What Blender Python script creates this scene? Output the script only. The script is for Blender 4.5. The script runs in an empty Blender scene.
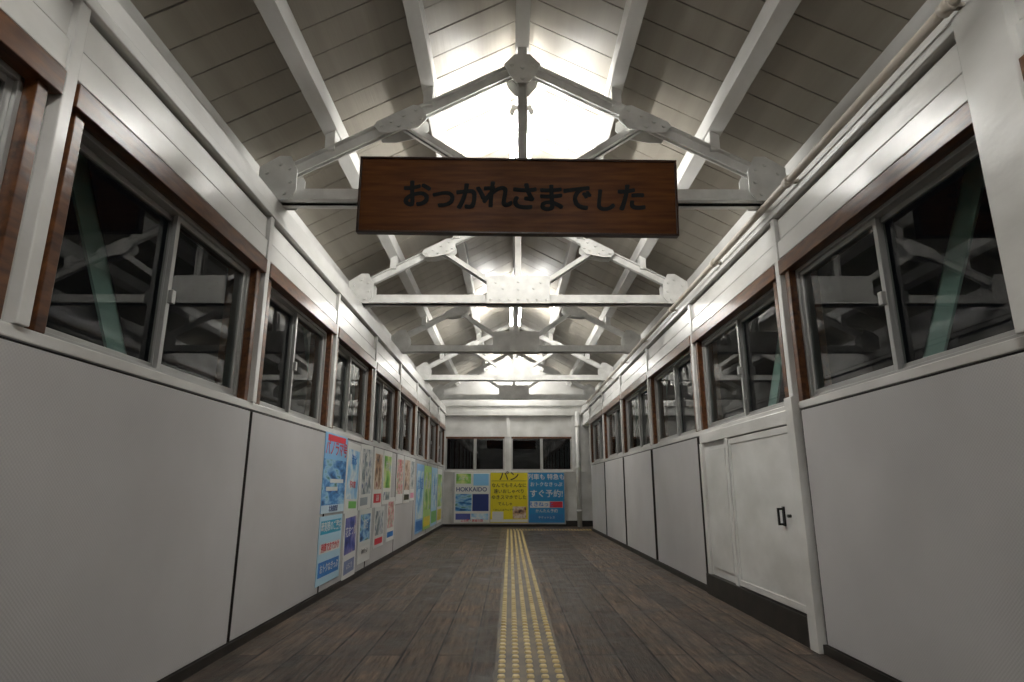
import bpy, bmesh, math, random
from mathutils import Vector, Matrix
random.seed(4)
scene = bpy.context.scene
COL = scene.collection

# ------------------------------------------------------------ materials
def newmat(name):
    m = bpy.data.materials.new(name); m.use_nodes = True
    nt = m.node_tree; b = nt.nodes['Principled BSDF']
    return m, nt, b
def pos_mapping(nt, scale=(1,1,1), rot=(0,0,0)):
    g = nt.nodes.new('ShaderNodeNewGeometry'); mp = nt.nodes.new('ShaderNodeMapping')
    mp.inputs['Scale'].default_value = scale; mp.inputs['Rotation'].default_value = rot
    nt.links.new(g.outputs['Position'], mp.inputs['Vector'])
    return mp.outputs['Vector']
def noise_mat(name, c1, c2, scale=(3,3,3), rough=0.5, nscale=4.0, bump=0.0, bscale=60, p0=0.35, p1=0.7, metallic=0.0, spec=0.5):
    m, nt, b = newmat(name)
    v = pos_mapping(nt, scale)
    n = nt.nodes.new('ShaderNodeTexNoise'); n.inputs['Scale'].default_value = nscale; n.inputs['Detail'].default_value = 6
    nt.links.new(v, n.inputs['Vector'])
    r = nt.nodes.new('ShaderNodeValToRGB')
    r.color_ramp.elements[0].position = p0; r.color_ramp.elements[0].color = (*c1, 1)
    r.color_ramp.elements[1].position = p1; r.color_ramp.elements[1].color = (*c2, 1)
    nt.links.new(n.outputs['Fac'], r.inputs['Fac'])
    nt.links.new(r.outputs['Color'], b.inputs['Base Color'])
    b.inputs['Roughness'].default_value = rough; b.inputs['Metallic'].default_value = metallic
    b.inputs['Specular IOR Level'].default_value = spec
    if bump > 0:
        n2 = nt.nodes.new('ShaderNodeTexNoise'); n2.inputs['Scale'].default_value = bscale; n2.inputs['Detail'].default_value = 3
        nt.links.new(v, n2.inputs['Vector'])
        bp = nt.nodes.new('ShaderNodeBump'); bp.inputs['Strength'].default_value = bump; bp.inputs['Distance'].default_value = 0.01
        nt.links.new(n2.outputs['Fac'], bp.inputs['Height']); nt.links.new(bp.outputs['Normal'], b.inputs['Normal'])
    return m
def flat(name, c, rough=0.6, metallic=0.0):
    m, nt, b = newmat(name); b.inputs['Base Color'].default_value = (*c, 1)
    b.inputs['Roughness'].default_value = rough; b.inputs['Metallic'].default_value = metallic
    return m

WHITE = noise_mat('white_gloss_paint', (0.56,0.555,0.53), (0.74,0.735,0.715), (1,0.6,1), 0.26, 3, 0.3, 9)
STEELW = noise_mat('painted_steel_white', (0.58,0.575,0.55), (0.78,0.775,0.75), (1,1,1), 0.4, 7, 0.0, 30)
CEILB = noise_mat('ceiling_board_paint', (0.29,0.262,0.215), (0.43,0.40,0.345), (5,0.0,5), 0.45, 1.2, 0.15, 8, 0.3, 0.75)
WOOD = noise_mat('varnished_brown_wood', (0.035,0.011,0.005), (0.15,0.058,0.019), (6,1.2,6), 0.3, 6, 0.1, 10, 0.3, 0.7)
SIGNW = noise_mat('sign_wood', (0.075,0.022,0.004), (0.15,0.050,0.009), (0.9,4,9), 0.45, 4, 0.03, 10, 0.3, 0.7, spec=0.2)
SIGNF = noise_mat('sign_frame_wood', (0.02,0.008,0.004), (0.06,0.02,0.008), (1,4,4), 0.35, 6)
ALU = flat('window_aluminium', (0.40,0.40,0.39), 0.4, 0.6)
DARK = noise_mat('dark_trim_wood', (0.010,0.008,0.006), (0.025,0.019,0.015), (2,2,2), 0.55, 5)
SEAM = flat('dark_gap', (0.02,0.018,0.016), 0.9)
PIPE = noise_mat('conduit_paint', (0.50,0.45,0.38), (0.62,0.57,0.50), (2,2,2), 0.4, 5)
BLACK = flat('black_metal', (0.01,0.01,0.01), 0.4)
TEAL = flat('exterior_brace_teal_paint', (0.44,0.66,0.60), 0.6)
INK = flat('sign_ink', (0.002,0.003,0.004), 0.8)
YEL = noise_mat('tactile_yellow', (0.34,0.24,0.07), (0.60,0.48,0.22), (1,1,1), 0.4, 9)

def panel_mat():
    m, nt, b = newmat('grey_panel_textured')
    v = pos_mapping(nt)
    n = nt.nodes.new('ShaderNodeTexNoise'); n.inputs['Scale'].default_value = 1.3; n.inputs['Detail'].default_value = 5
    nt.links.new(v, n.inputs['Vector'])
    r = nt.nodes.new('ShaderNodeValToRGB')
    r.color_ramp.elements[0].position = 0.3; r.color_ramp.elements[0].color = (0.46,0.45,0.45,1)
    r.color_ramp.elements[1].position = 0.7; r.color_ramp.elements[1].color = (0.56,0.55,0.55,1)
    nt.links.new(n.outputs['Fac'], r.inputs['Fac'])
    sx = nt.nodes.new('ShaderNodeSeparateXYZ'); nt.links.new(v, sx.inputs[0])
    def sine(o, f):
        a = nt.nodes.new('ShaderNodeMath'); a.operation='MULTIPLY'; a.inputs[1].default_value=f; nt.links.new(o, a.inputs[0])
        s = nt.nodes.new('ShaderNodeMath'); s.operation='SINE'; nt.links.new(a.outputs[0], s.inputs[0]); return s.outputs[0]
    F=2*math.pi/0.014
    mm = nt.nodes.new('ShaderNodeMath'); mm.operation='MULTIPLY'
    nt.links.new(sine(sx.outputs['Y'],F), mm.inputs[0]); nt.links.new(sine(sx.outputs['Z'],F), mm.inputs[1])
    r2 = nt.nodes.new('ShaderNodeMapRange'); r2.inputs['From Min'].default_value=-1; r2.inputs['To Min'].default_value=0.88; r2.inputs['To Max'].default_value=1.0
    nt.links.new(mm.outputs[0], r2.inputs['Value'])
    mx = nt.nodes.new('ShaderNodeVectorMath'); mx.operation='SCALE'
    nt.links.new(r.outputs['Color'], mx.inputs[0]); nt.links.new(r2.outputs[0], mx.inputs['Scale'])
    nt.links.new(mx.outputs[0], b.inputs['Base Color'])
    bp = nt.nodes.new('ShaderNodeBump'); bp.inputs['Strength'].default_value = 0.25; bp.inputs['Distance'].default_value = 0.001
    nt.links.new(mm.outputs[0], bp.inputs['Height']); nt.links.new(bp.outputs['Normal'], b.inputs['Normal'])
    b.inputs['Roughness'].default_value = 0.55
    return m
PANEL = panel_mat()

def floor_mat():
    m, nt, b = newmat('worn_floor_planks')
    v = pos_mapping(nt, (1,1,1), (0,0,math.radians(90)))
    br = nt.nodes.new('ShaderNodeTexBrick')
    br.inputs['Scale'].default_value = 1.0; br.inputs['Brick Width'].default_value = 2.2; br.inputs['Row Height'].default_value = 0.18
    br.inputs['Mortar Size'].default_value = 0.006; br.inputs['Mortar Smooth'].default_value = 0.2
    br.inputs['Color1'].default_value = (0.036,0.025,0.018,1); br.inputs['Color2'].default_value = (0.115,0.083,0.060,1)
    br.inputs['Mortar'].default_value = (0.002,0.0015,0.001,1)
    nt.links.new(v, br.inputs['Vector'])
    v2 = pos_mapping(nt, (14,1.0,1))
    n = nt.nodes.new('ShaderNodeTexNoise'); n.inputs['Scale'].default_value = 2.6; n.inputs['Detail'].default_value = 10; n.inputs['Roughness'].default_value = 0.75
    nt.links.new(v2, n.inputs['Vector'])
    v3 = pos_mapping(nt, (1,1,1))
    n3 = nt.nodes.new('ShaderNodeTexNoise'); n3.inputs['Scale'].default_value = 3.0; n3.inputs['Detail'].default_value = 12; n3.inputs['Roughness'].default_value = 0.78
    nt.links.new(v3, n3.inputs['Vector'])
    def ramp(src, a, bb, ca, cb):
        r = nt.nodes.new('ShaderNodeValToRGB')
        r.color_ramp.elements[0].position = a; r.color_ramp.elements[0].color = (ca,ca,ca,1)
        r.color_ramp.elements[1].position = bb; r.color_ramp.elements[1].color = (cb,cb,cb,1)
        nt.links.new(src, r.inputs['Fac']); return r.outputs['Color']
    def mul(a, bb, f=1.0):
        mx = nt.nodes.new('ShaderNodeMix'); mx.data_type='RGBA'; mx.blend_type='MULTIPLY'; mx.inputs[0].default_value = f
        nt.links.new(a, mx.inputs[6]); nt.links.new(bb, mx.inputs[7]); return mx.outputs[2]
    c = mul(br.outputs['Color'], ramp(n.outputs['Fac'], 0.38, 0.62, 0.2, 1.6))
    c = mul(c, ramp(n3.outputs['Fac'], 0.40, 0.62, 0.4, 1.75))
    nt.links.new(c, b.inputs['Base Color'])
    b.inputs['Specular IOR Level'].default_value = 0.3
    nt.links.new(ramp(n3.outputs['Fac'], 0.35, 0.65, 0.3, 0.65), b.inputs['Roughness'])
    bp = nt.nodes.new('ShaderNodeBump'); bp.inputs['Strength'].default_value = 1.0; bp.inputs['Distance'].default_value = 0.04
    nt.links.new(c, bp.inputs['Height']); nt.links.new(bp.outputs['Normal'], b.inputs['Normal'])
    return m
FLOOR = floor_mat()

def glass_mat():
    m = bpy.data.materials.new('window_glass'); m.use_nodes = True
    nt = m.node_tree; nt.nodes.clear()
    o = nt.nodes.new('ShaderNodeOutputMaterial'); mx = nt.nodes.new('ShaderNodeMixShader')
    t = nt.nodes.new('ShaderNodeBsdfTransparent'); t.inputs['Color'].default_value = (0.52,0.56,0.545,1)
    g = nt.nodes.new('ShaderNodeBsdfGlossy'); g.inputs['Roughness'].default_value = 0.0
    lw = nt.nodes.new('ShaderNodeLayerWeight'); lw.inputs['Blend'].default_value=0.5
    p = nt.nodes.new('ShaderNodeMath'); p.operation='POWER'; p.inputs[1].default_value=5.5
    mr = nt.nodes.new('ShaderNodeMapRange'); mr.inputs['To Min'].default_value=0.06; mr.inputs['To Max'].default_value=1.0
    nt.links.new(lw.outputs['Facing'], p.inputs[0]); nt.links.new(p.outputs[0], mr.inputs['Value'])
    nt.links.new(mr.outputs[0], mx.inputs['Fac']); nt.links.new(t.outputs[0], mx.inputs[1]); nt.links.new(g.outputs[0], mx.inputs[2])
    nt.links.new(mx.outputs[0], o.inputs['Surface'])
    return m
GLASS = glass_mat()
def emis(name, c, s):
    m = bpy.data.materials.new(name); m.use_nodes = True
    nt = m.node_tree; nt.nodes.clear()
    o = nt.nodes.new('ShaderNodeOutputMaterial'); e = nt.nodes.new('ShaderNodeEmission')
    e.inputs['Color'].default_value = (*c,1); e.inputs['Strength'].default_value = s
    nt.links.new(e.outputs[0], o.inputs['Surface']); return m
TUBE = emis('fluorescent_tube_glow', (1.0,0.985,0.945), 160)

_fc = {}
def fc(c):
    if not isinstance(c, tuple): return c
    k = tuple(round(x,3) for x in c)
    if k not in _fc: _fc[k] = flat('print_ink_%d' % len(_fc), k, 0.35)
    return _fc[k]
def picture(name, cols, sc=6.0, st=(1,1,1)):
    m, nt, b = newmat(name)
    v = pos_mapping(nt, st)
    n = nt.nodes.new('ShaderNodeTexNoise'); n.inputs['Scale'].default_value = sc; n.inputs['Detail'].default_value = 5
    nt.links.new(v, n.inputs['Vector'])
    r = nt.nodes.new('ShaderNodeValToRGB'); cr=r.color_ramp
    N=len(cols)
    cr.elements[0].position=0.32; cr.elements[0].color=(*cols[0],1)
    cr.elements[1].position=0.68; cr.elements[1].color=(*cols[-1],1)
    for i in range(1,N-1):
        e=cr.elements.new(0.32+0.36*i/(N-1)); e.color=(*cols[i],1)
    nt.links.new(n.outputs['Fac'], r.inputs['Fac']); nt.links.new(r.outputs['Color'], b.inputs['Base Color'])
    b.inputs['Roughness'].default_value=0.35
    return m
P_LAKE = picture('print_photo_lake', [(0.01,0.05,0.2),(0.05,0.25,0.6),(0.35,0.6,0.8),(0.05,0.2,0.12)],5,(1,1,3))
P_CITY = picture('print_photo_city', [(0.01,0.02,0.12),(0.06,0.1,0.45),(0.25,0.22,0.5),(0.6,0.5,0.45)],7)
P_FLOW = picture('print_photo_flowers', [(0.05,0.16,0.03),(0.7,0.7,0.6),(0.65,0.12,0.22),(0.2,0.4,0.08)],14)
P_WARM = picture('print_photo_people', [(0.05,0.02,0.02),(0.5,0.3,0.18),(0.75,0.65,0.55),(0.3,0.05,0.05)],8)
P_GREY = picture('print_photo_grey', [(0.05,0.08,0.1),(0.25,0.32,0.35),(0.7,0.7,0.68),(0.12,0.18,0.32)],9)
P_GREEN= picture('print_photo_field', [(0.06,0.25,0.03),(0.25,0.55,0.1),(0.7,0.75,0.3),(0.2,0.5,0.7)],4)
P_SKY  = picture('print_photo_sky', [(0.06,0.3,0.65),(0.3,0.6,0.85),(0.75,0.82,0.85),(0.12,0.42,0.72)],4)

# ------------------------------------------------------------ mesh builder
class MB:
    def __init__(s): s.bm = bmesh.new(); s.mats = []
    def mi(s, m):
        if m not in s.mats: s.mats.append(m)
        return s.mats.index(m)
    def _faces(s, vs, idx, m):
        k = s.mi(m)
        for f in idx:
            fa = s.bm.faces.new([vs[i] for i in f]); fa.material_index = k
    def box(s, x0,x1,y0,y1,z0,z1, m):
        x0,x1 = min(x0,x1),max(x0,x1); y0,y1=min(y0,y1),max(y0,y1); z0,z1=min(z0,z1),max(z0,z1)
        vs = [s.bm.verts.new(p) for p in [(x0,y0,z0),(x1,y0,z0),(x1,y1,z0),(x0,y1,z0),(x0,y0,z1),(x1,y0,z1),(x1,y1,z1),(x0,y1,z1)]]
        s._faces(vs, [(0,3,2,1),(4,5,6,7),(0,1,5,4),(1,2,6,5),(2,3,7,6),(3,0,4,7)], m)
    def hexa(s, pts, m):
        vs = [s.bm.verts.new(p) for p in pts]
        s._faces(vs, [(0,3,2,1),(4,5,6,7),(0,1,5,4),(1,2,6,5),(2,3,7,6),(3,0,4,7)], m)
    def quad(s, pts, m):
        k = s.mi(m); f = s.bm.faces.new([s.bm.verts.new(p) for p in pts]); f.material_index = k
    def prism_y(s, poly, y0, y1, m):
        a = [s.bm.verts.new((p[0],y0,p[1])) for p in poly]; b = [s.bm.verts.new((p[0],y1,p[1])) for p in poly]
        k = s.mi(m); n = len(poly)
        for f in [a, b[::-1]]:
            fa = s.bm.faces.new(f); fa.material_index = k
        for i in range(n):
            fa = s.bm.faces.new([a[i],b[i],b[(i+1)%n],a[(i+1)%n]]); fa.material_index = k
    def prism_x(s, poly, x0, x1, m):
        a = [s.bm.verts.new((x0,p[0],p[1])) for p in poly]; b = [s.bm.verts.new((x1,p[0],p[1])) for p in poly]
        k = s.mi(m); n = len(poly)
        for f in [a, b[::-1]]:
            fa = s.bm.faces.new(f); fa.material_index = k
        for i in range(n):
            fa = s.bm.faces.new([a[i],b[i],b[(i+1)%n],a[(i+1)%n]]); fa.material_index = k
    def beam_xz(s, p, q, n0, n1, y0, y1, m, ycen=0):
        p = Vector((p[0],p[1])); q = Vector((q[0],q[1])); d = (q-p).normalized(); n = Vector((-d.y,d.x))
        if n.y < 0: n = -n
        poly = [p+n*n0, q+n*n0, q+n*n1, p+n*n1]
        s.prism_y([(v.x,v.y) for v in poly], ycen+y0, ycen+y1, m)
    def cyl(s, p, q, r, m, seg=12, smooth=True):
        p=Vector(p); q=Vector(q); d=(q-p); L=d.length; d.normalize()
        up = Vector((0,0,1)) if abs(d.z)<0.9 else Vector((1,0,0))
        a=d.cross(up).normalized(); b=d.cross(a)
        r0=[];r1=[]
        for i in range(seg):
            t=2*math.pi*i/seg; o=a*math.cos(t)*r+b*math.sin(t)*r
            r0.append(s.bm.verts.new(p+o)); r1.append(s.bm.verts.new(q+o))
        k=s.mi(m)
        for i in range(seg):
            f=s.bm.faces.new([r0[i],r1[i],r1[(i+1)%seg],r0[(i+1)%seg]]); f.material_index=k; f.smooth=smooth
        for c in (r0[::-1], r1):
            f=s.bm.faces.new(c); f.material_index=k
    def done(s, name, parent=None, bevel=0.0, loc=None):
        bmesh.ops.recalc_face_normals(s.bm, faces=s.bm.faces[:])
        me = bpy.data.meshes.new(name); s.bm.to_mesh(me); s.bm.free()
        for m in s.mats: me.materials.append(m)
        o = bpy.data.objects.new(name, me); COL.objects.link(o)
        if parent: o.parent = parent
        if bevel>0:
            md = o.modifiers.new('bevel','BEVEL'); md.width=bevel; md.segments=2; md.limit_method='ANGLE'
        return o
def empty(name, loc=(0,0,0), rot=(0,0,0)):
    e = bpy.data.objects.new(name, None); COL.objects.link(e); e.location=loc; e.rotation_euler=rot
    e.empty_display_size = 0.1
    return e
def text(body, size, mat, parent, loc, rot=(math.radians(90),0,0), name='lettering', bold=0.0, ext=0.0005, sx=1.0, align='CENTER'):
    cu = bpy.data.curves.new(name, 'FONT'); cu.body = body; cu.size = size; cu.align_x = align; cu.align_y='CENTER'
    cu.offset = bold; cu.extrude = ext; cu.resolution_u = 4
    cu.materials.append(mat)
    o = bpy.data.objects.new(name, cu); COL.objects.link(o); o.parent = parent; o.location = loc; o.rotation_euler = rot; o.scale=(sx,1,1)
    return o

# ------------------------------------------------------------ layout
WL, WR = -1.47, 1.63
CX = 0.08
Y0, Y1 = -2.6, 13.4
SL = 0.53
CEZ = 3.83
TH = 0.14
ZS, ZH = 1.24, 2.11
YO = 12.12
def X(s, u): return (WL + u) if s < 0 else (WR - u)

postsL = [3.34+1.47*k for k in range(-4,7)]; postsL[3] = 1.70
postsR = [3.36+1.74*k for k in range(-3,6)]; postsR[2] = 1.70

# floor
b = MB(); b.box(WL-0.3, WR+0.02, Y0-0.1, Y1+0.1, -0.08, 0, FLOOR)
b.box(WR+0.02, 3.3, 12.0, Y1+0.1, -0.08, 0, FLOOR)
b.done('floor')

# ceiling boards
b = MB()
DE = 1.97
y = Y0
while y < Y1:
    w = 0.205
    for s in (-1,1):
        j = random.uniform(-0.003,0.003)
        z0 = CEZ + j; z1 = CEZ - SL*DE + j
        xa, xb = CX, CX+s*DE
        ya, yb = y+0.004, min(y+w-0.004, Y1+0.05)
        b.hexa([(xa,ya,z0),(xb,ya,z1),(xb,yb,z1),(xa,yb,z0),(xa,ya,z0+0.02),(xb,ya,z1+0.02),(xb,yb,z1+0.02),(xa,yb,z0+0.02)], CEILB)
    y += w
for s in (-1,1):
    z0=CEZ+0.024; z1=CEZ-SL*DE+0.024; xa,xb=CX,CX+s*DE
    b.hexa([(xa,Y0,z0),(xb,Y0,z1),(xb,Y1+.05,z1),(xa,Y1+.05,z0),(xa,Y0,z0+.03),(xb,Y0,z1+.03),(xb,Y1+.05,z1+.03),(xa,Y1+.05,z0+.03)], SEAM)
b.done('ceiling')

# purlins
def purlin(d, s, w=0.08):
    b = MB()
    zt = CEZ - SL*d
    if d == 0:
        b.box(CX-0.045, CX+0.045, Y0, Y1, zt-0.14, zt-0.012, WHITE)
    else:
        x0, x1 = CX+s*(d-w/2), CX+s*(d+w/2)
        za, zb = zt+SL*w/2-0.006, zt-SL*w/2-0.006
        h=0.12
        b.hexa([(x0,Y0,za-h),(x1,Y0,zb-h),(x1,Y1,zb-h),(x0,Y1,za-h),(x0,Y0,za),(x1,Y0,zb),(x1,Y1,zb),(x0,Y1,za)], WHITE)
    b.done('roof_purlin', bevel=0.003)
purlin(0,1)
for s in (-1,1):
    purlin(0.62,s); purlin(1.24,s)

# side walls
def upper(b, s, ya, yb):
    M = WHITE
    b.box(X(s,0), X(s,-TH), ya, yb, ZH, 2.50, M)
    b.box(X(s,0.035), X(s,0), ya, yb, ZH+0.02, ZH+0.13, M)
    b.box(X(s,0.02), X(s,0), ya, yb, ZH+0.145, ZH+0.27, M)
    b.box(X(s,0.055), X(s,0), ya, yb, ZH+0.285, ZH+0.33, M)
    b.box(X(s,0.03), X(s,-0.30), ya, yb, 2.455, 2.555, M)
    b.box(X(s,-0.20), X(s,-0.30), ya, yb, 2.555, 2.90, M)
    b.box(X(s,-0.13), X(s,-0.20), ya, yb, 2.555, 2.66, M)
def side_wall(s, posts, yend, name):
    b = MB(); M = WHITE
    b.box(X(s,0), X(s,-TH), Y0, yend, 0, ZS, M)
    b.box(X(s,0.03), X(s,-TH), Y0, yend, ZS, ZS+0.04, M)
    upper(b, s, Y0, yend)
    for i,p in enumerate(posts):
        b.box(X(s,0), X(s,-TH), p-0.06, p+0.06, ZS+0.04, ZH, M)
        if s>0 and i==2:
            b.box(X(s,0.062), X(s,0), p-0.10, p+0.10, ZS+0.04, 2.44, M)
        else:
            b.box(X(s,0.045), X(s,0), p-0.025, p+0.025, ZS+0.04, 2.44, M)
    b.done(name, bevel=0.004)
side_wall(-1, postsL, Y1, 'wall_left')
side_wall(1, postsR, YO, 'wall_right')
b = MB(); upper(b, 1, YO, Y1); b.done('trim_2', bevel=0.004)

# windows in side walls
wn = [0]
def window(s, ya, yb):
    wn[0]+=1
    e = empty('window_%d' % wn[0], (X(s,0), (ya+yb)/2, 1.65))
    ox, oy, oz = e.location
    b = MB()
    fw = 0.045
    def bx(u0,u1,y0,y1,z0,z1,m): b.box(X(s,u0)-ox, X(s,u1)-ox, y0-oy, y1-oy, z0-oz, z1-oz, m)
    bx(0.03,-TH, ya, ya+fw, ZS+0.04, ZH, WOOD)
    bx(0.03,-TH, yb-fw, yb, ZS+0.04, ZH, WOOD)
    bx(0.05,-TH, ya-0.03, yb+0.03, ZH-0.08, ZH+0.005, WOOD)
    b.done('wood_frame', e, 0.003)
    b = MB()
    za, zb = ZS+0.04, ZH-0.08
    a0, a1 = ya+fw, yb-fw
    bx(-0.01,-0.09,a0,a1,za,za+0.022,ALU); bx(-0.01,-0.09,a0,a1,zb-0.02,zb,ALU)
    bx(-0.01,-0.09,a0,a0+0.018,za,zb,ALU); bx(-0.01,-0.09,a1-0.018,a1,za,zb,ALU)
    m = (a0+a1)/2
    for (c0,c1,u) in ((a0+0.018, m+0.02, -0.055),(m-0.02, a1-0.018, -0.025)):
        t=0.026
        bx(u,u-0.022,c0,c0+t,za+0.022,zb-0.02,ALU); bx(u,u-0.022,c1-t,c1,za+0.022,zb-0.02,ALU)
        bx(u,u-0.022,c0+t,c1-t,za+0.022,za+0.022+0.03,ALU); bx(u,u-0.022,c0+t,c1-t,zb-0.044,zb-0.02,ALU)
    bx(-0.005,-0.028,m-0.015,m+0.012,1.60,1.66,ALU)
    b.done('aluminium_sashes', e, 0.002)
    b = MB()
    for (c0,c1,u) in ((a0+0.03, m, -0.066),(m, a1-0.03, -0.036)):
        x = X(s,u)-ox
        b.quad([(x,c0-oy,za+.03-oz),(x,c1-oy,za+.03-oz),(x,c1-oy,zb-.03-oz),(x,c0-oy,zb-.03-oz)], GLASS)
    b.done('glass_panes', e)
for i in range(len(postsL)-1): window(-1, postsL[i]+0.06, postsL[i+1]-0.06)
window(-1, postsL[-1]+0.06, Y1-0.1)
for i in range(len(postsR)-1): window(1, postsR[i]+0.06, postsR[i+1]-0.06)

# exterior braces
for s, posts in ((-1,postsL),(1,postsR)):
    for p in posts[2:-1]:
        b = MB()
        x0 = X(s,-0.31); 
        ya, yb = p+0.06, p-1.34
        b.prism_x([(ya-0.07,0.2),(ya+0.07,0.2),(yb+0.07,2.5),(yb-0.07,2.5)], x0, x0+s*0.012, TEAL)
        b.prism_x([(ya+0.058,0.2),(ya+0.07,0.2),(yb+0.07,2.5),(yb+0.058,2.5)], x0, x0+s*0.07, TEAL)
        b.done('exterior_brace')

# wall panels
def panel(s, ya, yb, z0=0.05, z1=ZS-0.012, name='wall_panel', g=0.018):
    b = MB()
    b.box(X(s,0.004), X(s,0.014), ya+0.002, yb-0.002, z0-0.015, z1+0.012, DARK)
    b.box(X(s,0.008), X(s,0.034), ya+g, yb-g, z0, z1, PANEL)
    b.box(X(s,0.008), X(s,0.0335), yb-g, yb-g+0.008, z0, z1, DARK)
    b.box(X(s,0.008), X(s,0.0335), ya+g-0.008, ya+g, z0, z1, DARK)
    b.done(name, bevel=0.003)
ys = [-2.4, -0.35, 1.5] + postsL[3+1:] + [Y1-0.05]
for i in range(len(ys)-1): panel(-1, ys[i], ys[i+1])
ysr = [-2.3,-0.2,1.55,3.30]
for i in range(3): panel(1, ysr[i], ysr[i+1])
ysr = postsR[4:] 
for i in range(len(ysr)-1): panel(1, ysr[i]+0.02, ysr[i+1]+0.02, g=0.055)

# baseboards
b = MB(); b.box(X(-1,0), X(-1,0.045), Y0, Y1, 0, 0.045, DARK); b.done('baseboard_left')
b = MB(); b.box(X(1,0), X(1,0.045), Y0, 3.33, 0, 0.045, DARK)
b.box(X(1,0), X(1,0.045), postsR[4], YO, 0, 0.045, DARK)
b.box(X(1,0), X(1,0.06), 3.33, postsR[4], 0, 0.15, DARK)
b.done('baseboard_right')

# door on right
e = empty('door_1', (WR, 4.2, 0))
b = MB()
def dbx(b,u0,u1,y0,y1,z0,z1,m): b.box(-u0,-u1,y0-4.2,y1-4.2,z0,z1,m)
dbx(b,0,0.07,3.31,3.40,0.0,ZS+0.07,WHITE)
dbx(b,0,0.045,3.40,5.07,1.17,ZS+0.01,WHITE)
dbx(b,0,0.045,5.03,5.09,0.15,1.17,WHITE)
dbx(b,0,0.045,4.43,4.49,0.15,1.17,WHITE)
dbx(b,0,0.02,4.49,5.03,0.15,1.17,WHITE)
dbx(b,0.02,0.028,4.55,4.97,0.21,1.11,WHITE)
b.done('frame', e, 0.004)
b = MB()
dbx(b,0.012,0.038,3.41,4.42,0.16,1.16,WHITE)
dbx(b,0.038,0.043,3.41,3.45,0.16,1.16,WHITE); dbx(b,0.038,0.043,4.38,4.42,0.16,1.16,WHITE)
dbx(b,0.038,0.043,3.45,4.38,1.12,1.16,WHITE); dbx(b,0.038,0.043,3.45,4.38,0.16,0.20,WHITE)
b.done('leaf', e, 0.003)
b = MB()
dbx(b,0.036,0.0385,4.42,4.43,0.16,1.16,SEAM)
b.done('leaf_gap', e)
b = MB()
dbx(b,0.038,0.046,3.60,3.625,0.60,0.71,BLACK)
dbx(b,0.046,0.078,3.606,3.619,0.69,0.702,BLACK); dbx(b,0.046,0.078,3.606,3.619,0.605,0.617,BLACK)
dbx(b,0.068,0.078,3.606,3.619,0.605,0.702,BLACK)
b.cyl((-0.038,3.53-4.2,0.66),(-0.058,3.53-4.2,0.66),0.009,BLACK)
b.done('handle', e)

# conduit on the right
b = MB()
b.cyl((1.545,Y0+0.05,2.47),(1.545,YO-0.02,2.47),0.021,PIPE,14)
yy=-2
while yy<12.0:
    b.cyl((1.545,yy,2.47),(1.545,yy+0.05,2.47),0.028,PIPE,14)
    b.box(1.54,1.60,yy+0.015,yy+0.035,2.46,2.48,PIPE)
    yy+=1.25
b.done('conduit_pipe')

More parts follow.
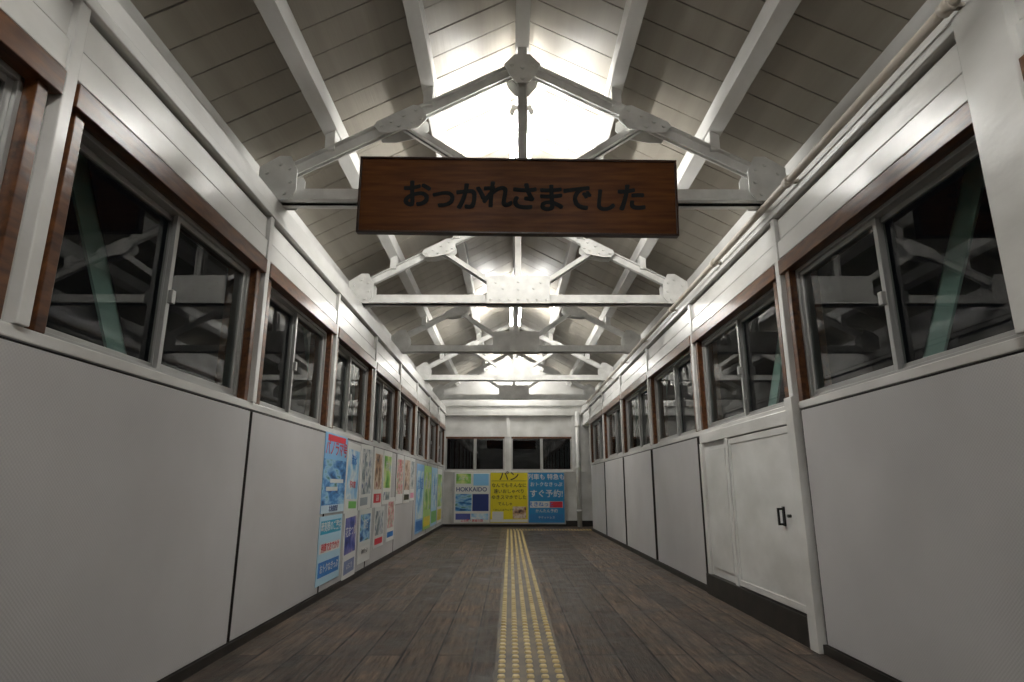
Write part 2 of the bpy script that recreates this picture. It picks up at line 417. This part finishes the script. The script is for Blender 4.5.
# ------------------------------------------------------------ trusses
RB = 3.53
def truss(Y):
    b = MB(); M = STEELW
    def bolts(pts, yo):
        for (x,z) in pts:
            for sg in (-1,1):
                b.cyl((x,yo*sg,z),(x,(yo+0.012)*sg,z),0.013,M,6,False)
    tz=2.565
    for sg in (-1,1):
        b.box(CX-1.6,CX+1.6, sg*0.012, sg*0.024, tz, tz+0.095, M)
        b.box(CX-1.6,CX+1.6, sg*0.012, sg*0.068, tz, tz+0.010, M)
    for s in (-1,1):
        h=(CX+s*1.6, RB-SL*1.6); a=(CX,RB)
        for sg in (-1,1):
            y0,y1 = sorted((sg*0.012,sg*0.024)); b.beam_xz(h,a,0,0.065,y0,y1,M)
            y0,y1 = sorted((sg*0.012,sg*0.055)); b.beam_xz(h,a,0.057,0.065,y0,y1,M)
        p=(CX+s*0.06,2.65); q=(CX+s*0.78,RB-SL*0.78+0.02)
        for sg in (-1,1):
            y0,y1 = sorted((sg*0.012,sg*0.022)); b.beam_xz(p,q,-0.026,0.026,y0,y1,M)
            y0,y1 = sorted((sg*0.012,sg*0.050)); b.beam_xz(p,q,-0.026,-0.018,y0,y1,M)
        hp=[(1.66,2.558),(1.46,2.558),(1.42,2.62),(1.42,2.76),(1.47,2.86),(1.54,2.86),(1.66,2.78)]
        for sg in (-1,1):
            y0,y1 = sorted((sg*0.069,sg*0.077)); b.prism_y([(CX+s*x,z) for x,z in hp], y0,y1,M)
        bolts([(CX+s*x,z) for x,z in [(1.60,2.60),(1.49,2.60),(1.46,2.68),(1.47,2.77),(1.53,2.80),(1.61,2.74)]],0.077)
        d=Vector((s*1.0,-SL)).normalized(); n=Vector((-d.y,d.x)); n = n if n.y>0 else -n
        c=Vector((CX+s*0.80,RB-SL*0.80))
        loc=[(-0.17,0.055),(-0.14,0.075),(0.12,0.075),(0.15,0.055),(0.14,0.0),(0.06,-0.04),(-0.10,-0.085),(-0.17,-0.06),(-0.19,-0.01)]
        pl=[c+d*u+n*v for u,v in loc]
        for sg in (-1,1):
            y0,y1 = sorted((sg*0.058,sg*0.066)); b.prism_y([(v.x,v.y) for v in pl],y0,y1,M)
        bl=[c+d*u+n*v for u,v in [(-0.14,0.032),(-0.05,0.032),(0.04,0.032),(0.11,0.032),(-0.08,-0.035),(-0.14,-0.04),(0.01,-0.02)]]
        bolts([(v.x,v.y) for v in bl],0.066)
    for sg in (-1,1):
        b.box(CX-0.03,CX+0.03, sg*0.012, sg*0.022, 2.6, RB, M)
        b.box(CX-0.03,CX-0.022, sg*0.022, sg*0.055, 2.6, RB-0.05, M)
        b.box(CX+0.022,CX+0.03, sg*0.022, sg*0.055, 2.6, RB-0.05, M)
    cp=[(-0.31,2.558),(0.31,2.558),(0.31,2.82),(0.29,2.84),(-0.29,2.84),(-0.31,2.82)]
    ap=[(-0.09,-0.07),(-0.04,-0.13),(0.04,-0.13),(0.09,-0.07),(0.12,0.01),(0.05,0.085),(-0.05,0.085),(-0.12,0.01)]
    for sg in (-1,1):
        y0,y1 = sorted((sg*0.069,sg*0.077)); b.prism_y([(CX+x,z) for x,z in cp], y0,y1,M)
        b.prism_y([(CX+x,RB+z) for x,z in ap], y0,y1,M)
    bolts([(CX+x,2.60) for x in (-0.27,-0.18,-0.09,0,0.09,0.18,0.27)]+[(CX+x,z) for x,z in [(0,2.70),(0,2.78),(-0.15,2.71),(0.15,2.71),(-0.22,2.77),(0.22,2.77)]],0.077)
    bolts([(CX,RB-0.10),(CX,RB-0.02),(CX-0.07,RB),(CX+0.07,RB)],0.077)
    for d_ in (0,-0.62,0.62,-1.24,1.24):
        zr = RB-SL*abs(d_)+0.073; zp = CEZ-SL*abs(d_)-(0.13 if d_==0 else 0.12)
        b.box(CX+d_-0.03,CX+d_+0.03,-0.05,0.05,zr-0.02,zp+0.01,M)
    o=b.done('roof_truss'); o.location=(0,Y,0)
for Y in (-0.9,1.3,3.5,5.66,7.82,10.0,12.2): truss(Y)

# ------------------------------------------------------------ fluorescent fixtures
def fixture(yc, L=1.2):
    e = empty('fluorescent_light', (CX, yc, 3.36))
    b = MB()
    b.box(-0.022,0.022,-L/2+0.04,L/2-0.04,0.04,0.075,WHITE)
    for s in (-1,1):
        for yy in (-L/2+0.03,L/2-0.05):
            b.cyl((s*0.065,yy-0.01,0),(s*0.065,yy+0.03,0),0.0175,WHITE,12)
            b.box(s*0.0, s*0.070, yy, yy+0.02, 0.012,0.05,WHITE)
    b.cyl((0,-L/2+0.2,0.075),(0,-L/2+0.2,0.332),0.006,WHITE); b.cyl((0,L/2-0.2,0.075),(0,L/2-0.2,0.332),0.006,WHITE)
    b.done('housing', e)
    b = MB()
    for s in (-1,1): b.cyl((s*0.065,-L/2+0.055,0),(s*0.065,L/2-0.055,0),0.017,TUBE,12)
    b.done('tubes', e)
for yc in (-0.1, 4.25, 8.8, 12.82):
    fixture(yc, 1.2 if yc<12 else 0.8)

# ------------------------------------------------------------ hanging sign
e = empty('hanging_wooden_sign', (0.046, 3.26, 2.495), (math.radians(3),math.radians(0.7),0))
b = MB(); W2,H2=0.945,0.238
b.box(-W2+.01,W2-.01,-0.008,0.02,-H2+.01,H2-.01,SIGNW)
for z in (-1,1): b.box(-W2,W2,-0.02,0.03,z*H2,z*(H2-0.012),SIGNF)
for x in (-1,1): b.box(x*W2,x*(W2-0.012),-0.02,0.03,-H2+0.012,H2-0.012,SIGNF)
b.done('board', e, 0.002)
b = MB()
for x in (-0.7,0.7):
    b.box(x-0.015,x+0.015,0.03,0.17,0.05,0.056,BLACK); b.box(x-0.015,x+0.015,0.03,0.036,-0.15,0.1,BLACK)
b.done('mounting_brackets', e)
chars="おつかれさまでした"
offs=[0.012,-0.012,0.0,0.012,0.004,-0.004,0.0,-0.012,0.004]
rot=[-3,4,-2,2,3,-2,-3,5,-2]
for i,ch in enumerate(chars):
    sz=0.175*(0.84 if i in (1,7) else 1.05)
    for j,(dx,dz) in enumerate([(0,0),(0.006,0.003),(-0.006,-0.003),(0.002,0.006),(-0.002,-0.006),(0.005,-0.004),(-0.005,0.004)]):
        text(ch, sz, INK, e, (-0.60+i*0.159+dx, -0.0095-0.0002*j, offs[i]-0.018+dz), (math.radians(90), math.radians(rot[i]), 0), 'letter_%d_stroke_%d'%(i+1,j+1), bold=0.0, ext=0.001, sx=1.0)

# ------------------------------------------------------------ tactile strip
b = MB()
TX0,TX1=-0.07,0.255
def stud(cx,cy,lx,ly):
    h=0.007
    n=8; r0=[];r1=[]
    for i in range(n):
        t=2*math.pi*i/n+math.pi/8
        c,s_=math.cos(t),math.sin(t)
        sq=lambda v: math.copysign(abs(v)**0.6,v)
        r0.append(b.bm.verts.new((cx+lx*sq(c),cy+ly*sq(s_),0.0015))); r1.append(b.bm.verts.new((cx+lx*0.75*sq(c),cy+ly*0.8*sq(s_),0.0015+h)))
    k=b.mi(YEL)
    for i in range(n):
        f=b.bm.faces.new([r0[i],r0[(i+1)%n],r1[(i+1)%n],r1[i]]); f.material_index=k
    f=b.bm.faces.new(r1); f.material_index=k
TB = noise_mat('tactile_base_worn', (0.03,0.022,0.014), (0.13,0.092,0.04), (1,1,1), 0.5, 6)
b.box(TX0,TX1,-2.5,12.46,0,0.0015,TB)
yy=-0.5
while yy<12.12:
    for i in range(5):
        stud(TX0+0.0325+i*0.065, yy, 0.018, 0.022)
    yy+=0.08
b.box(TX1,3.0,12.16,12.46,0,0.0015,TB)
xx=TX0+0.03
while xx<2.9:
    for i in range(5): stud(xx,12.19+i*0.06,0.016,0.016)
    xx+=0.06
b.done('tactile_paving')

# ------------------------------------------------------------ end wall
b = MB(); M=WHITE
ex0,ex1=WL-0.3,3.3
GP=[(WL-0.3,2.6),(WR+0.3,2.6),(WR+0.3,2.87),(CX,3.88),(WL-0.3,2.87)]
b.box(ex0,ex1,Y1,Y1+0.12,0,1.17,M)
b.box(ex0,ex1,Y1,Y1+0.12,1.90,2.6,M)
b.prism_y(GP,Y1,Y1+0.12,M)
for (a,c) in ((ex0,-1.42),(-0.12,0.03),(1.36,ex1)): b.box(a,c,Y1,Y1+0.12,1.17,1.90,M)
b.box(WL,WR,Y1-0.08,Y1,2.36,2.46,M); b.box(WL,WR,Y1-0.05,Y1,2.58,2.66,M)
b.box(WL,WR,Y1-0.04,Y1,1.13,1.17,M)
for x in (-1.45,-0.045,1.40): b.box(x-0.035,x+0.035,Y1-0.05,Y1,1.17,2.36,M)
b.done('wall_back', bevel=0.003)
for (a,c) in ((-1.42,-0.12),(0.03,1.36)):
    wn[0]+=1
    e=empty('window_%d'%wn[0],((a+c)/2,Y1,1.53)); hw=(c-a)/2; b=MB()
    b.box(-hw,hw,-0.01,0.1,0.33,0.37,WOOD); b.box(-hw,hw,-0.01,0.1,-0.36,-0.33,ALU)
    for x in (-hw,hw-0.03,-0.03): b.box(x,x+0.03 if x!=-0.03 else 0.03,0.0,0.08,-0.33,0.33,ALU)
    b.done('frame',e)
    b=MB(); b.quad([(-hw,0.05,-0.33),(hw,0.05,-0.33),(hw,0.05,0.33),(-hw,0.05,0.33)],GLASS); b.done('glass_panes',e)
b=MB(); b.box(WL,1.2,Y1-0.03,Y1,0,0.05,DARK); b.box(1.2,3.2,Y1-0.02,Y1,0,0.12,DARK); b.done('baseboard_back')
b=MB(); b.cyl((1.48,Y1-0.15,0),(1.48,Y1-0.15,2.44),0.05,WHITE,16)
for z in (0.3,1.2,2.1): b.cyl((1.48,Y1-0.15,z),(1.48,Y1-0.15,z+0.05),0.06,WHITE,16)
b.done('drain_pipe')
b=MB(); b.box(ex0,WR+0.3,Y0-0.12,Y0,0,2.6,M); b.prism_y(GP,Y0-0.12,Y0,M); b.done('wall_front')
b=MB(); b.box(WR+TH,3.3,11.9,12.02,0,2.5,M); b.box(3.2,3.3,12.02,Y1,0,2.5,M); b.done('wall_passage')
b=MB(); b.box(WR+TH,3.3,11.9,Y1+0.1,2.5,2.6,CEILB); b.done('ceiling_passage')
b=MB(); b.box(X(1,0.02),X(1,-TH),12.02,12.14,0,2.11,M); b.done('trim_1',bevel=0.004)

# ------------------------------------------------------------ posters
def poster(loc, rotz, w, h, base, rects, texts, name='poster', tilt=0):
    e = empty(name, loc, (0,tilt,rotz))
    b = MB()
    b.box(-w/2,w/2,-0.002,0.002,-h/2,h/2,fc(base))
    for i,(x,z,rw,rh,c) in enumerate(rects):
        x0,x1=(x-rw/2)*w,(x+rw/2)*w; z0,z1=(z-rh/2)*h,(z+rh/2)*h
        y=-0.0024-0.0003*i
        b.quad([(x0,y,z0),(x1,y,z0),(x1,y,z1),(x0,y,z1)],fc(c))
    b.done('sheet', e)
    for i,(x,z,sz,body,c) in enumerate(texts):
        text(body, sz, fc(c), e, (x*w,-0.0060,z*h), name='print_%d'%(i+1), bold=sz*0.012, ext=0.0002)
    return e
WH=(0.75,0.75,0.73); BL=(0.02,0.2,0.6); LB=(0.25,0.55,0.85); NV=(0.02,0.04,0.2); YE=(0.80,0.67,0.02); RD=(0.7,0.03,0.06); BK=(0.02,0.02,0.02); GR=(0.2,0.55,0.12); PK=(0.8,0.3,0.45); CY=(0.03,0.42,0.65)
b=MB(); b.box(-1.24,1.19,Y1-0.045,Y1-0.001,0.05,1.128,PANEL); b.done('notice_board')
yb=Y1-0.049
poster((-0.815,yb,0.60),0,0.76,1.04,WH,[(-0.25,0.38,0.42,0.2,P_GREEN),(0.25,0.36,0.44,0.24,LB),(-0.24,-0.1,0.46,0.34,P_LAKE),(0.24,-0.1,0.46,0.34,NV),(-0.25,-0.38,0.42,0.12,(0.1,0.12,0.4)),(0.22,-0.38,0.48,0.12,P_SKY)],[(-0.02,0.16,0.125,'HOKKAIDO',NV),(-0.25,0.38,0.07,'みどり',WH),(0,-0.46,0.06,'上士幌・鉄道の旅',RD)])
poster((-0.02,yb,0.60),0,0.80,1.04,YE,[(0,0.335,0.95,0.008,BK),(0.28,-0.3,0.36,0.24,P_WARM),(-0.3,-0.36,0.3,0.16,WH),(0,-0.46,1.0,0.05,WH)],[(0,0.42,0.22,'パン',BK),(0,0.24,0.095,'なんでもそんなに',BK),(0,0.12,0.095,'遠いおしゃべり',BK),(0,0.0,0.095,'ゆきスマホでした',BK),(-0.1,-0.13,0.08,'でんしゃ',BK),(-0.15,-0.25,0.05,'くわしくはウェブで',BK)])
poster((0.785,yb,0.60),0,0.77,1.04,(0.02,0.25,0.54),[(0,-0.14,0.92,0.13,WH),(0.27,-0.14,0.36,0.12,RD),(0,-0.40,0.92,0.14,(0.03,0.2,0.5))],[(0,0.41,0.13,'列車も 特急も',WH),(0,0.26,0.10,'おトクなきっぷ',WH),(0,0.07,0.17,'すぐ予約!',WH),(-0.15,-0.14,0.11,'えきねっと',BL),(0,-0.27,0.08,'かんたん予約',WH),(0,-0.4,0.06,'チケットレス',WH)])
R90=math.radians(90)
px=WL+0.038
def wallposter(yc,zc,w,h,*a,**k): return poster((px+random.uniform(0,0.001),yc,zc),R90,w,h,*a,**k)
wallposter(5.03,0.93,0.64,0.62,LB,[(0,-0.12,1,0.58,P_LAKE),(0.1,-0.1,0.6,0.05,WH),(-0.1,-0.2,0.5,0.05,WH),(0,0.44,0.8,0.08,RD),(0,-0.45,1,0.1,(0.6,0.75,0.85))],[(0,0.30,0.125,'パノラマ号',RD),(0,-0.45,0.05,'北海道鉄道',NV)])
wallposter(5.02,0.35,0.62,0.50,(0.45,0.68,0.82),[(0,0.33,0.9,0.2,CY),(0,0.02,0.9,0.14,WH),(0,-0.28,0.9,0.22,BL)],[(0,0.33,0.08,'時刻表のご案内',WH),(0,0.02,0.07,'列車でおでかけ',RD),(0,-0.28,0.07,'おトクなきっぷ',WH)])
wallposter(5.60,0.90,0.46,0.62,WH,[(0,0.05,0.85,0.7,P_SKY),(0.1,-0.38,0.6,0.1,GR)],[(0,0.25,0.10,'流氷',BL),(0,-0.1,0.07,'冬の旅',RD)],tilt=0.03)
wallposter(6.12,0.92,0.50,0.62,WH,[(0.05,0.08,0.8,0.7,P_GREY),(-0.1,-0.38,0.6,0.12,(0.3,0.35,0.4))],[(0,0.3,0.12,'湖',WH),(0,-0.05,0.08,'釧路',WH)],tilt=-0.02)
wallposter(5.64,0.32,0.44,0.56,WH,[(0,0.15,0.85,0.55,P_CITY),(0,-0.32,0.8,0.2,(0.2,0.25,0.45))],[(0,0.2,0.09,'花まつり',WH),(0,-0.32,0.05,'ようこそ',WH)],tilt=-0.03)
wallposter(6.20,0.36,0.52,0.50,(0.7,0.72,0.7),[(0,0.15,0.8,0.5,P_LAKE),(0,-0.3,0.8,0.2,WH)],[(0,0.2,0.1,'旅行',WH),(0,-0.3,0.05,'秋のきっぷ',BK)])
wallposter(6.68,0.92,0.44,0.62,WH,[(0,0.1,0.85,0.6,P_WARM),(0,-0.35,0.8,0.15,RD)],[(0,-0.35,0.07,'温泉',WH)])
wallposter(7.18,0.93,0.48,0.60,WH,[(0,0.1,0.85,0.6,P_GREEN),(0,-0.35,0.8,0.15,P_GREY)],[(0,0.2,0.12,'牧場',WH)])
wallposter(6.85,0.40,0.50,0.42,(0.65,0.67,0.66),[(0,0.1,0.8,0.6,P_GREY),(0,-0.35,0.8,0.15,RD)],[])
wallposter(7.50,0.45,0.46,0.50,WH,[(0,0.1,0.8,0.6,P_FLOW),(0,-0.35,0.8,0.12,BL)],[])
wallposter(8.00,0.92,0.5,0.62,WH,[(0,0.05,0.85,0.7,P_FLOW)],[(0,0.3,0.12,'桜',RD)])
wallposter(8.56,0.92,0.5,0.62,WH,[(0,0.1,0.85,0.65,P_WARM),(0,-0.38,0.8,0.12,BK)],[])
wallposter(9.04,0.93,0.38,0.60,WH,[(0,0.1,0.8,0.65,P_GREY),(0,-0.38,0.8,0.12,PK)],[])
wallposter(9.85,0.65,0.80,1.05,(0.25,0.5,0.8),[(0,0.05,0.9,0.7,P_SKY),(0,-0.4,0.9,0.14,BL)],[(0,0.2,0.2,'北海道',BL)])
wallposter(10.75,0.65,0.9,1.05,(0.45,0.7,0.2),[(0,0.1,0.9,0.6,P_GREEN),(0,-0.38,0.9,0.15,YE)],[(0,0.2,0.2,'花と緑',WH)])
wallposter(11.7,0.65,0.85,1.05,(0.4,0.65,0.85),[(0,0.1,0.9,0.6,P_SKY),(0,-0.35,0.9,0.2,GR)],[(0,0.1,0.2,'夏',BL)])
wallposter(12.6,0.65,0.75,1.05,WH,[(0,0.1,0.9,0.6,P_GREEN),(0,-0.35,0.9,0.2,YE)],[])

# ------------------------------------------------------------ world, camera
w = bpy.data.worlds.new('night_sky'); scene.world = w; w.use_nodes=True
w.node_tree.nodes['Background'].inputs['Color'].default_value=(0.0012,0.0014,0.0018,1)
w.node_tree.nodes['Background'].inputs['Strength'].default_value=1.0
cam = bpy.data.cameras.new('camera'); co = bpy.data.objects.new('camera', cam); COL.objects.link(co)
cam.sensor_width=36; cam.lens=600*36/1024; cam.clip_start=0.05
co.location=(0,0,0.82)
co.rotation_euler=(math.radians(90)+math.atan(146/600),0,math.radians(-0.19))
scene.camera=co
scene.view_settings.view_transform='Standard'
